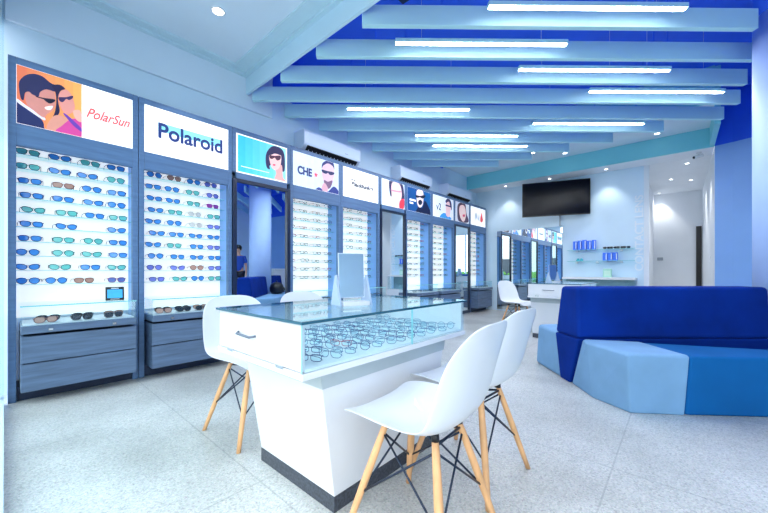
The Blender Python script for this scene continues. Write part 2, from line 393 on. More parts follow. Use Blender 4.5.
def make_specs(name, style, col, sun, folded=False, parts=True, rim=None, lab='', scale=1):
    root = thing(name, lab, 'sunglasses' if sun else 'eyeglasses')
    fm = mat('frame_'+col, FC[col], .3, noise=.08)
    out = lens_outline(style); zb = -min(z for _, z in out) + .003
    rim = rim or (.0026 if sun else (.0031 if not parts else .0022))
    f = MB()
    for sgn in (-1, 1):
        pts = [(-.006*(abs(sgn*.034+sgn*y)/.06)**2, sgn*(.034+y), z+zb) for y, z in out]
        f.tube(pts, rim, 5, True)
    f.tube([(0,-.0075,zb+.008),(.002,0,zb+.011),(0,.0075,zb+.008)], rim, 5)
    for sgn in (-1,1): f.tube([(-.004,sgn*.060,zb+.011),(-.010,sgn*.068,zb+.012)], rim*1.3, 5)
    def temple(sgn):
        q = MB()
        if folded: q.tube([(-.010,sgn*.068,zb+.011),(-.016-.004*sgn,sgn*.03,zb+.008),(-.018-.004*sgn,-sgn*.045,zb+.001),(-.020-.004*sgn,-sgn*.06,zb-.012)], rim*.9, 5)
        else: q.tube([(-.009,sgn*.068,zb+.012),(-.05,sgn*.069,zb+.012),(-.085,sgn*.068,zb+.008),(-.105,sgn*.066,zb-.010)], rim*.9, 5)
        return q
    if parts:
        f.build('frame', fm, root, smooth=True)
        lm = mat('lens_'+col, LC[col], .12, noise=.06, scale=25, coat=.4) if sun else M['glass']
        for sgn in (-1,1):
            g = MB(); r0 = [(-.001-.006*(abs(.034+y)/.06)**2, sgn*(.034+y*.96), z*.96+zb) for y, z in out]
            g.loft([r0, [(x-.0012,y,z) for x,y,z in r0]]); g.build('lens', lm, root)
            temple(sgn).build('temple', fm, root, smooth=True)
    else:
        me = [f]
        for sgn in (-1,1):
            if folded: f.tube([(-.010,sgn*.068,zb+.011),(-.016-.004*sgn,sgn*.03,zb+.008),(-.018-.004*sgn,-sgn*.05,zb+.001)], rim*.9, 4)
            else: f.tube([(-.009,sgn*.068,zb+.012),(-.06,sgn*.069,zb+.012),(-.100,sgn*.066,zb-.008)], rim*.9, 4)
        f.build('frame', fm, root, smooth=True)
        g = MB()
        for sgn in (-1,1):
            r0 = [(-.001-.006*(abs(.034+y)/.06)**2, sgn*(.034+y*.96), z*.96+zb) for y, z in out]
            g.loft([r0, [(x-.0012,y,z) for x,y,z in r0]])
        g.build('lens', M['glass'], root)
    if scale != 1: root.scale = (scale,)*3
    return root
def put_specs(name, style, col, sun, loc, rot, lab, group, **k):
    key = (style, col, sun, k.get('folded'), k.get('parts', True))
    if key not in PROTO:
        o = make_specs(name, style, col, sun, lab=lab, **k); o.location = loc; o.rotation_euler = rot if isinstance(rot, tuple) else (0,0,rot)
        o['group'] = group; PROTO[key] = o
        return o
    return dup(PROTO[key], loc, rot, lab, group)

# ------------------------------------------------------------------ posters
SGX = -3.655         # face of the sign panels
def smooth_poly(pts, n=4):
    out = []; K = len(pts)
    for i in range(K):
        p0, p1, p2, p3 = (Vector(pts[(i+j) % K]) for j in (-1,0,1,2))
        for j in range(n):
            u = j/n
            out.append(tuple(.5*((2*p1)+(-p0+p2)*u+(2*p0-5*p1+4*p2-p3)*u*u+(-p0+3*p1-3*p2+p3)*u**3)))
    return out
class Art:
    """flat picture on a sign panel: polygons given in the artwork's own grid, bounded by its corner points"""
    def __init__(s, tl, tr, br, bl, y0, y1, z0, z1):
        s.q = (tl,tr,br,bl); s.r = (y0,y1,z0,z1); s.mb = MB(); s.ms = []; s.k = 0
    def st(s, p):
        (tlx,tly),(trx,try_),(brx,bry),(blx,bly) = s.q
        u = (p[0]-tlx)/(trx-tlx); top = tly+(try_-tly)*u; bot = bly+(bry-bly)*u
        u = min(1,max(0,u)); v = min(1, max(0,1-(p[1]-top)/(bot-top)))
        y0,y1,z0,z1 = s.r
        return (y0+(y1-y0)*u, z0+(z1-z0)*v)
    def add(s, rgb, pts, smooth=True, e=.34):
        nm = 'print_%d_%d_%d' % rgb
        m = mat(nm, rgb, .4, emit=e, noise=.03, scale=20)
        if m not in s.ms: s.ms.append(m)
        s.mb.mi = s.ms.index(m); s.k += 1
        x = SGX + .0004 + .0004*s.k
        q = [s.st(p) for p in (smooth_poly(pts) if smooth else pts)]
        s.mb.poly([(x, y, z) for y, z in q])
    def grad(s, c0, c1, n=7):
        (tl,tr,br,bl) = s.q
        for i in range(n):
            a, b = i/n, (i+1)/n
            f = lambda u, P, Q: (P[0]+(Q[0]-P[0])*u, P[1]+(Q[1]-P[1])*u)
            rgb = tuple(int(c0[j]+(c1[j]-c0[j])*i/(n-1)) for j in range(3))
            s.add(rgb, [f(a,tl,tr),f(b,tl,tr),f(b,bl,br),f(a,bl,br)], False); s.k -= 1
        s.k += 1
    def build(s, parent, off): return s.mb.build('poster_artwork', s.ms, parent, off)
def wallxf(y, z, x=None, off=(0,0,0)):
    x = SGX+.004 if x is None else x
    return Matrix(((0,0,1,x-off[0]),(1,0,0,y-off[1]),(0,1,0,z-off[2]),(0,0,0,1)))

def poster_art(i, sign, o, y0, y1):
    z0, z1 = 2.065, 2.495; zc = (z0+z1)/2; W = y1-y0
    red = mat('print_red_letter', (236,92,96), .4, emit=.4, noise=.02); navy = mat('print_navy_letter', (40,62,130), .4, emit=.15, noise=.02)
    grey = mat('print_grey_letter', (92,98,112), .4, emit=.1, noise=.02); wh = mat('print_white_letter', (235,242,250), .4, emit=.6, noise=.02)
    if i == 0:
        A = Art((20,22),(437,150),(437,505),(20,415), y0, y0+W*.515, z0, z1)
        A.grad((236,120,84),(250,178,96))
        A.add((30,38,92), [(20,262),(70,300),(170,390),(185,440),(180,470),(20,430)])
        A.add((232,222,232), [(24,255),(80,300),(185,372),(180,392),(80,322),(22,276)])
        A.add((212,138,128), [(72,215),(130,175),(240,190),(258,260),(246,320),(205,352),(180,375),(120,330),(80,290)])
        A.add((40,40,84), [(36,135),(70,95),(120,82),(175,98),(225,140),(262,160),(262,200),(200,185),(160,205),(150,235),(110,220),(95,205),(70,212),(60,262),(44,250),(34,190)])
        A.add((18,18,44), [(136,232),(180,243),(252,252),(250,268),(222,280),(196,266),(180,252),(140,240)])
        A.add((246,226,222), [(190,305),(240,296),(228,322),(200,322)])
        A.add((36,30,70), [(236,160),(285,152),(322,180),(290,196),(274,250),(286,330),(262,372),(212,420),(250,350),(263,270),(256,200)])
        A.add((228,150,140), [(285,205),(330,185),(366,225),(388,300),(372,340),(330,350),(300,320),(280,265)])
        A.add((60,44,92), [(280,238),(330,236),(372,226),(374,242),(348,256),(330,248),(306,270),(286,262)])
        A.add((222,150,132), [(200,440),(240,370),(290,360),(345,400),(300,450),(230,470)])
        A.add((214,70,150), [(300,430),(350,390),(400,380),(436,400),(436,505),(380,500),(260,470)])
        A.add((110,64,170), [(310,350),(340,360),(436,450),(436,470),(380,430)])
        A.add((238,176,160), [(375,330),(420,325),(436,360),(436,405),(395,385)])
        A.build(sign, o)
        text_mesh('lettering', 'PolarSun', .115, red, wallxf(y0+W*.755, zc-.005, off=o), sign, .0015, .45, width=W*.42)
    if i == 1:
        A = Art((0,0),(100,0),(100,100),(0,100), y0, y1, z0, z1)
        A.add((150,232,240), [(14,30),(92,30),(92,49),(14,49)], False); A.build(sign, o)
        text_mesh('lettering', 'Polaroid', .2, navy, wallxf(y0+W*.53, zc+.005, off=o), sign, .0045, width=W*.78)
    if i == 2:
        A = Art((38,20),(385,125),(385,360),(38,285), y0+.016, y1-.016, z0+.012, z1-.012)
        A.grad((54,196,216),(150,232,236))
        A.add((36,30,84), [(236,150),(275,105),(325,108),(365,140),(378,200),(374,285),(345,270),(330,230),(262,240),(262,268),(240,258),(230,215)])
        A.add((236,176,170), [(300,250),(352,240),(362,325),(382,350),(382,360),(300,340),(308,300)])
        A.add((250,206,200), [(256,165),(300,145),(345,165),(345,230),(322,270),(290,270),(268,240)])
        A.add((34,28,76), [(244,160),(270,118),(330,122),(362,170),(340,168),(300,156),(262,168)])
        A.add((80,30,60), [(258,168),(296,172),(342,172),(340,198),(315,206),(298,186),(280,194),(262,190)])
        A.add((226,90,110), [(284,232),(302,234),(300,244),(286,242)])
        A.build(sign, o)
        text_mesh('lettering', 'summer eyewear', .03, wh, wallxf(y0+W*.34, z0+.075, off=o), sign, 0, .2, width=W*.5) if False else None
        MB().box(SGX+.004,SGX+.005,y0+W*.08,y0+W*.62,z0+.07,z0+.078).build('caption_line', wh, sign, o)
    if i == 3:
        A = Art((425,140),(727,235),(727,440),(425,380), y0, y1, z0, z1)
        A.grad((226,238,246),(206,222,246))
        A.add((32,52,130), [(560,410),(590,392),(640,425),(690,385),(727,415),(727,440),(560,408)])
        A.add((222,186,200), [(610,240),(650,215),(690,245),(692,320),(670,390),(645,400),(622,360),(608,300)])
        A.add((40,48,110), [(606,260),(612,222),(650,204),(688,222),(696,270),(684,245),(650,226),(618,240)])
        A.add((30,38,90), [(606,268),(645,278),(692,288),(690,304),(664,306),(650,292),(636,298),(612,288)])
        A.add((120,88,120), [(622,340),(648,352),(682,345),(668,392),(645,400),(624,372)])
        A.add((214,166,180), [(606,385),(625,360),(650,400),(640,425),(610,412)])
        A.build(sign, o)
        text_mesh('lettering', 'CHE', .14, navy, wallxf(y0+W*.23, zc-.015, off=o), sign, .006, width=W*.30)
        st = MB(); pts = []
        for k in range(10):
            r = .042 if k % 2 == 0 else .018; a = PI/2 + k*PI/5
            pts.append((SGX+.004, y0+W*.47+r*math.cos(a), zc-.02+r*math.sin(a)))
        st.poly(pts); st.build('star_emblem', mat('print_star', (240,70,90), .4, emit=.4, noise=.02), sign, o)
    if i == 4:
        text_mesh('lettering', 'Blackfunker', .085, grey, wallxf(y0+W*.53, zc-.01, off=o), sign, .0035, .15, width=W*.66)
        text_mesh('lettering', 'oOo', .06, grey, wallxf(y0+W*.27, zc+.055, off=o), sign, .001)
    if i == 5:
        A = Art((362,145),(548,205),(540,395),(362,355), y0, y1, z0, z1)
        A.grad((236,242,246),(216,232,246))
        A.add((44,38,84), [(420,165),(470,170),(530,200),(545,260),(545,330),(520,320),(505,250),(450,200),(440,290),(425,270)])
        A.add((246,214,216), [(440,190),(480,178),(515,215),(525,290),(505,350),(480,390),(445,370),(440,290)])
        A.add((200,150,170), [(436,236),(480,246),(518,250),(516,262),(480,258),(438,248)])
        A.add((230,60,80), [(508,330),(545,315),(542,395),(505,388)])
        A.build(sign, o)
    if i == 6:
        A = Art((572,205),(760,270),(760,455),(572,400), y0, y1, z0, z1)
        A.grad((14,74,140),(20,94,160))
        A.add((14,24,66), [(645,400),(665,375),(690,390),(712,330),(750,400),(758,455),(640,420)])
        A.add((240,220,220), [(644,245),(670,235),(695,255),(700,310),(690,370),(668,385),(650,360),(642,300)])
        A.add((16,20,48), [(636,280),(670,288),(712,284),(712,302),(690,312),(670,300),(650,304),(638,296)])
        A.add((16,24,60), [(655,335),(672,320),(690,340),(680,362),(664,362)])
        A.build(sign, o)
        for dz, w in ((.012,.26),(-.045,.15)): bx(SGX+.004,SGX+.005,y0+W*.08,y0+W*(.08+w),zc-.04+dz,zc-.008+dz).build('caption_line', wh, sign, o)
    if i == 7:
        A = Art((293,95),(460,150),(460,315),(293,285), y0, y1, z0, z1)
        A.grad((236,240,246),(226,232,246), 3)
        A.add((60,150,220), [(345,296),(375,255),(410,270),(440,300),(430,312)])
        A.add((238,196,200), [(398,160),(430,165),(436,230),(425,285),(400,280),(392,220)])
        A.add((58,48,90), [(392,150),(415,132),(440,165),(445,235),(432,200),(420,160),(396,170)])
        A.add((40,50,100), [(392,182),(436,196),(436,208),(392,196)], False)
        A.build(sign, o)
        text_mesh('lettering', 'v2', .20, mat('print_slate', (80,96,130), .4, emit=.2, noise=.02), wallxf(y0+W*.26, zc-.01, off=o), sign, .002)
    if i == 8:
        A = Art((475,150),(592,185),(597,355),(478,325), y0, y1, z0, z1)
        A.grad((200,206,226),(226,230,240), 3)
        A.add((70,44,70), [(495,180),(530,160),(560,180),(570,260),(590,330),(560,345),(500,325),(490,250)])
        A.add((244,206,204), [(510,195),(540,185),(560,220),(562,290),(545,335),(520,310),(506,250)])
        A.add((190,60,90), [(535,272),(556,270),(552,292),(538,288)])
        A.build(sign, o)
    if i == 9:
        A = Art((608,195),(725,230),(725,385),(608,355), y0, y1, z0, z1)
        A.add((236,76,84), [(682,300),(690,265),(696,250),(700,285),(706,320),(698,340),(684,336)])
        A.add((196,206,220), [(640,270),(652,255),(660,300),(668,270),(676,330),(664,320),(654,300),(644,330)])
        A.build(sign, o)

# ------------------------------------------------------------------ display bays along the left wall
YBAY = [0.012, .80, 1.645, 2.37, 3.21, 4.05, 4.74, 5.57, 6.46, 7.17, 8.04]
XF, XB, XD = -3.665, -3.93, -3.49
bay_lab = ['display bay with a poster of a couple in sunglasses on orange, leftmost','display bay under the white sign with bold navy lettering','mirror panel under the cyan poster of a woman in sunglasses','display bay under the poster with a red star and bearded man',
 'display bay under the plain white sign with small grey script','mirror panel under the close-up face poster with red corner','display bay under the dark blue poster of a man in black glasses','display bay under the poster reading v2','mirror panel under the poster of a long-haired woman','display bay under the white poster with a red shape, last before the corner']
sign_em = mat('sign_face', (250,250,250), .4, emit=.6, noise=.01)
SHZ = [1.874-.112*k for k in range(10)]
MIRR = (2,5,8)
rows1 = [[(0.12,'t'),(0.3,'b'),(0.49,'t'),(0.665,'b')],[(0.12,'t'),(0.3,'b'),(0.47,'b'),(0.665,'t')],[(0.13,'b'),(0.32,'o'),(0.5,'b'),(0.67,'b')],[(0.14,'b'),(0.32,'b'),(0.51,'b'),(0.67,'b')],[(0.15,'t'),(0.34,'t'),(0.52,'b'),(0.68,'t')],[(0.14,'b'),(0.34,'b'),(0.67,'b')],[(0.13,'b'),(0.32,'t'),(0.51,'t'),(0.68,'b')],[(0.12,'b'),(0.32,'t'),(0.5,'t'),(0.68,'b')],[(0.12,'b'),(0.3,'t'),(0.49,'b'),(0.67,'t')],[(0.12,'b'),(0.28,'b'),(0.45,'o'),(0.67,'r')]]
rows2 = [[(0.96,'b'),(1.13,'o'),(1.31,'b'),(1.48,'p')],[(0.95,'b'),(1.11,'b'),(1.3,'t'),(1.50,'p')],[(0.96,'b'),(1.12,'b'),(1.31,'t'),(1.50,'m')],[(0.97,'b'),(1.14,'t'),(1.32,'w'),(1.51,'t')],[(0.95,'b'),(1.13,'b'),(1.33,'w'),(1.51,'p')],[(0.98,'b'),(1.15,'b'),(1.33,'b'),(1.51,'b')],[(0.95,'b'),(1.13,'t'),(1.34,'b'),(1.51,'p')],[(0.97,'b'),(1.16,'b'),(1.34,'b'),(1.52,'b')],[(0.96,'p'),(1.16,'p'),(1.34,'o'),(1.52,'p')],[(0.98,'p'),(1.18,'t'),(1.35,'b'),(1.52,'t')]]
def glass_case(root, y0, y1, o):
    """wooden tray with a glazed front, on the drawers"""
    a, b = y0+.06, y1-.055
    g = MB(); g.box(XD-.006,XD,a,b,.575,.712); g.box(XB+.01,XD,a,a+.006,.575,.712) ; g.box(XB+.01,XD,b-.006,b,.575,.712)
    c = g.build('glass_case', M['glass'], root, o)
    q = MB(); q.mi = 0; q.box(XB+.005, XD+.004, a-.004, b+.004, .712, .720)
    q.mi = 1; q.box(XD+.004, XD+.006, a-.004, b+.004, .711, .721)
    q.build('glass_top', [M['gtop'], M['edge']], c)
    bx(XB+.03, XD-.012, a+.01, b-.01, .575, .582).build('white_tray', M['white'], c)
    for yy in (a+.15, b-.15): bx(XD+.02, XD+.032, yy-.012, yy+.012, .535, .55).build('case_lock', M['chrome'], c)
    bx(XB+.01, XD+.02, a, b, .520, .574).build('case_base', M['wood'], root, o, bevel=.004)
    for ch in kids(c): ch.location = (-o[0],-o[1],-o[2])
for i in range(10):
    y0, y1 = YBAY[i]+.002, YBAY[i+1]-.002; o = (XF, (y0+y1)/2, 0)
    mir = i in MIRR
    root = thing('mirror_panel' if mir else 'display_cabinet', 'tall blue-grey ' + bay_lab[i], 'mirror' if mir else 'display cabinet', o, 0, 'mirror panels on the left wall' if mir else 'display cabinets on the left wall')
    # header with the lit sign
    f = MB(); P = .042
    for a, b in ((y0,y0+P),(y1-P,y1)): f.box(XF-.05, XF, a, b, 2.06 if mir else 0, 2.55)
    f.box(XF-.05, XF, y0+P, y1-P, 2.497, 2.55); f.box(XF-.05, XF, y0+P, y1-P, 1.995 if mir else 1.90, 2.063)
    f.build('frame', M['woodf'], root, o, bevel=.003)
    sg = bx(XF-.03, SGX-.004 if False else XF-.002, y0+P, y1-P, 2.063, 2.497).build('sign_panel', sign_em, root, o)
    global_sgx = XF-.002
    SGX = XF-.002
    poster_art(i, sg, o, y0+P+.002, y1-P-.002)
    bx(XB, XF-.06, y0+.02, y1-.02, 2.0 if not mir else 2.1, 2.54).build('top_box', M['kick'], root, o)
    if mir:
        f = MB(); d = .045
        f.box(XF-.05, XF+.012, y0, y0+d, 0, 1.992); f.box(XF-.05, XF+.012, y1-d, y1, 0, 1.992); f.box(XF-.05, XF+.012, y0+d, y1-d, 0, .07); f.box(XF-.05, XF+.012, y0+d, y1-d, 1.955, 1.992)
        f.build('mirror_frame', M['dark'], root, o, bevel=.002)
        bx(-.022, -.012, y0+d-o[1], y1-d-o[1], .07, 1.955).build('mirror_glass', M['mirror'], root, xf=Matrix.Rotation(.010 if i == 2 else 0, 4, 'Z'))
        continue
    # recess
    bx(XB-.012, XB, y0+.02, y1-.02, .60, 2.0).build('back_panel', M['lit'], root, o)
    for a, b in ((y0,y0+.022),(y1-.022,y1)):
        bx(XB, XF-.05, a, b, 0, 2.0).build('side_panel', M['side'], root, o)
    bx(XB, XF-.05, y0+.022, y1-.022, 1.985, 2.0).build('recess_ceiling', M['side'], root, o)
    for k, z in enumerate(SHZ):
        s = MB(); s.mi = 0; s.box(XB, XB+.128, y0+.024, y1-.024, z-.005, z); s.mi = 1; s.box(XB+.128, XB+.130, y0+.024, y1-.024, z-.005, z)
        s.build('glass_shelf', [M['gshelf'], M['edge']], root, o)
    # base
    bx(XB, XD-.025, y0+.075, y1-.065, .112, .494).build('drawer_carcass', M['kick'], root, o)
    for za, zb in ((.104,.302),(.310,.500)):
        bx(XD-.025, XD, y0+.06, y1-.05, za, zb).build('drawer', M['wood'], root, o, bevel=.004)
    for a, b in ((y0+.06,y0+.075),(y1-.065,y1-.05)): bx(XB, XD-.025, a, b, .104, .5).build('drawer_side', M['wood'], root, o)
    bx(XB, XF-.03, y0+.045, y1-.045, 0, .104).build('plinth', M['kick'], root, o)
    glass_case(root, y0, y1, o)
    where = ['under the couple poster','under the bold navy sign','','under the red star poster','under the grey script sign','','under the dark blue poster','under the v2 poster','','nearest the corner'][i]
    # spectacles on the shelves
    if i < 2:
        for r, row in enumerate(rows1 if i == 0 else rows2):
            for c, (yy, col) in enumerate(row):
                style = random.choice(['way','way','avi','cat'])
                put_specs('sunglasses' if col != 'w' else 'eyeglasses', style, col, True, (XB+.118, yy, SHZ[r]+.0005), random.uniform(-.12,.12),
                    '%s sunglasses, %s from left on %s shelf %s' % (LN[col], ORD[c], ORD[r], where), 'sunglasses on the lit shelves %s' % where)
        n = 3 if i == 0 else 4
        for c in range(n):
            for q in range(2):
                yy = y0 + .06 + (y1-y0-.12)*(c+.65)/(n+.3)
                put_specs('sunglasses', 'way', 'k' if (c+q) % 3 else 'o', True, (XD-.07-.12*q, yy+.02*q, .5825), random.uniform(-.2,.2),
                    'dark sunglasses in the glass case %s, %s cluster, %s one' % (where, ORD[c], 'front' if q == 0 else 'rear'), 'sunglasses in the glass case %s' % where, folded=True)
    else:
        for r in range(10):
            for c in range(4):
                yy = y0 + .115 + (y1-y0-.23)*c/3 + random.uniform(-.012,.012)
                put_specs('eyeglasses', random.choice(['rect','round','rect']), random.choice('kkkrbo'), False, (XB+.112, yy, SHZ[r]+.0005), random.uniform(-.1,.1),
                    'slim eyeglasses, %s from left on %s shelf of the cabinet %s' % (ORD[c], ORD[r], where), 'eyeglasses on the lit shelves %s' % where, parts=False)
        for c in range(4):
            yy = y0 + .16 + (y1-y0-.32)*c/3
            put_specs('eyeglasses', 'rect', 'k', False, (XD-.09, yy, .5825), random.uniform(-.2,.2),
                'folded eyeglasses in the glass case %s, %s from left' % (where, ORD[c]), 'eyeglasses in the glass case %s' % where, parts=False, folded=True)
# small tablet-like sign on the first glass case
t = thing('counter_sign', 'small black-framed blue card stand on the leftmost glass case', 'sign', (-3.57,.615,.7225), -.12)
xf = Matrix.Rotation(-.2,4,'Y')
bx(-.006,.006,-.062,.062,0,.115).build('sign_frame', M['black'], t, xf=xf, bevel=.002)
bx(.006,.0075,-.05,.05,.02,.092).build('sign_face', mat('card_cyan', (60,170,240), .3, emit=.25, noise=.15, scale=20), t, xf=xf)
bx(.006,.0075,-.025,.025,.099,.106).build('caption_line', mat('card_white', (220,230,240), .4, noise=.02), t, xf=xf)
bx(.006,.0075,-.03,.03,.008,.013).build('caption_line', MATS['card_white'], t, xf=xf)
MB().tube([(-.006,0,.06),(-.05,0,.003)], .003).build('stand_leg', M['black'], t)

# ------------------------------------------------------------------ air conditioners
def ac(y0, y1, lab):
    t = thing('air_conditioner', lab, 'air conditioner', (XW,(y0+y1)/2,2.585), 0, 'wall air conditioners above the cabinets'); h = (y1-y0)/2
    prof = [(0,.0),(.10,.0),(.17,.02),(.235,.075),(.24,.10),(.24,.24),(.225,.27),(.19,.282),(0,.282)]
    MB().loft([[(x,-h,z) for x,z in prof],[(x,h,z) for x,z in prof]]).build('housing', M['acw'], t, bevel=.006)
    q = MB(); d = Vector((.065,0,.055)).normalized()
    q.loft([[(.165,s*(h-.06),.012),(.178,s*(h-.06),.010),(.238,s*(h-.06),.062),(.228,s*(h-.06),.074)] for s in (-1,1)]); v = q.build('air_outlet', M['black'], t)
    q = MB()
    for k in range(14):
        y = -h+.1+(2*h-.2)*k/13; q.box(.19,.196,y-.004,y+.004,.012,.03)
    q.build('louvre_fins', M['acw'], v)
    bx(.2401,.2415,h-.32,h-.26,.12,.128).build('status_mark', mat('ac_mark', (150,160,180), .4, noise=.02), t)
ac(2.62,3.66,'white wall air conditioner nearest, above the red star poster')
ac(4.66,5.66,'middle white wall air conditioner, above the dark blue poster')
ac(6.30,7.36,'farthest white wall air conditioner, above the long-haired woman poster')

# ------------------------------------------------------------------ display tables
def display_table(ox, oy, lab):
    """glass-topped counter: box 0.66 x 1.125, tapered pedestal, granite plinth; origin at the near-left corner on the floor"""
    W, Ln = .662, 1.125
    t = thing('display_table', lab, 'display table', (ox, oy, 0), 0, 'white glass-topped display tables')
    r = lambda x0,x1,y0,y1,z: [(x0,y0,z),(x1,y0,z),(x1,y1,z),(x0,y1,z)]
    MB().loft([r(.0,.575,.21,Ln-.20,.065), r(-.02+.02,.60,.12,Ln-.12,.598)]).build('pedestal', M['white'], t, bevel=.003)
    MB().loft([r(.0,.575,.21,Ln-.20,0), r(.0,.575,.21,Ln-.20,.064)]).build('plinth', M['granite'], t)
    MB().loft([r(-.002,.601,.130,Ln-.130,.522), r(-.002,.604,.116,Ln-.116,.597)]).build('ledge_shade_band', mat('ledge_shade_grey', (176,190,196), .4, noise=.03), t)  # grey strip standing in for the shade under the ledge
    bx(-.004,W+.004,-.004,Ln+.004,.598,.622).build('ledge', M['white'], t, bevel=.003)
    d = bx(.004,W-.012,0,.018,.626,.788).build('drawer_front', M['white'], t, bevel=.002)
    MB().tube([(.20,-.001,.712),(.215,-.018,.708),(.33,-.020,.706),(.345,-.001,.710)], .005, 8).build('drawer_handle', mat('brushed_steel', (112,124,142), .4, metal=.5, noise=.05), d, smooth=True)
    for x in (.10,.50): bx(x,x+.05,-.006,0,.618,.628).build('drawer_catch', M['chrome'], d)
    bx(.004,.02,.018,Ln-.018,.622,.788).build('side_panel', M['white'], t)
    bx(.004,W-.012,Ln-.018,Ln,.622,.788).build('end_panel', M['white'], t)
    bx(.02,W-.012,.018,Ln-.018,.622,.632).build('display_tray', mat('tray_white', (244,250,252), .4, noise=.01), t)
    g = MB(); g.mi = 0; g.box(W-.008,W-.002,.0,.618,.622,.788); g.box(W-.008,W-.002,.622,Ln,.622,.788); g.mi = 1; g.box(W-.009,W-.001,.618,.622,.622,.788); g.box(W-.008,W-.002,-.002,.0,.622,.788)
    g.build('front_glass', [M['glass'], M['edge']], t)
    g = MB(); g.mi = 0; g.box(-.008,W+.008,-.008,Ln+.008,.790,.800); g.mi = 1
    for b in ((-.011,-.008,-.011,Ln+.011),(W+.008,W+.011,-.011,Ln+.011),(-.008,W+.008,-.011,-.008),(-.008,W+.008,Ln+.008,Ln+.011)): g.box(*b,.790,.800)
    g.build('glass_top', [M['gtop'], M['dedge']], t)
    return t
TX, TY = -1.611, .662
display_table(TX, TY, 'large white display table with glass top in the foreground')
rowl = 0
for r in range(12):
    yy = TY + .09 + .082*r if r < 8 else TY + .09+.082*8 + .1*(r-8)
    for c in range(5):
        put_specs('eyeglasses', ['rect','way','rect','round'][(r+c) % 4], random.choice('ssbbs') if (r, c) != (3, 1) else 'r', False, (TX+.585-.122*c+random.uniform(-.01,.01), yy, .6325), (0, 0, -PI/2+.5+random.uniform(-.25,.25)),
            'eyeglasses on the foreground table tray, %s row from the drawer, %s from the glass side' % (ORD[r], ORD[c]), 'eyeglasses inside the foreground table', folded=True, scale=.80, rim=.0017)
def mirror_stand(loc, rz, lab):
    t = thing('table_mirror', lab, 'table mirror', loc, rz, 'small mirrors on the display tables')
    xf = Matrix.Translation((0,0,.035))@Matrix.Rotation(-.05,4,'Y')
    bx(-.006,.0,-.070,.070,0,.225).build('mirror_back', M['acw'], t, xf=xf)
    bx(.0,.002,-.067,.067,.004,.221).build('mirror_glass', M['mirror'], t, xf=xf)
    for s in (-1,1):
        y = s*.083
        MB().loft([[(.055,y-.005,0),(-.065,y-.005,0),(-.012,y-.005,.15),(-.002,y-.005,.15)],[(.055,y+.005,0),(-.065,y+.005,0),(-.012,y+.005,.15),(-.002,y+.005,.15)]]).build('mirror_foot', mat('frosted_acrylic', (176,198,226), .2, noise=.02), t)
    bx(-.02,.06,-.07,.07,0,.02).build('mirror_base', M['white'], t)
mirror_stand((-1.235,1.155,.8005), -.32, 'small standing mirror on the glass top of the foreground table')
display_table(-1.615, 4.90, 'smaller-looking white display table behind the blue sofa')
mirror_stand((-1.40,5.35,.8005), -.5, 'small standing mirror on the far display table')

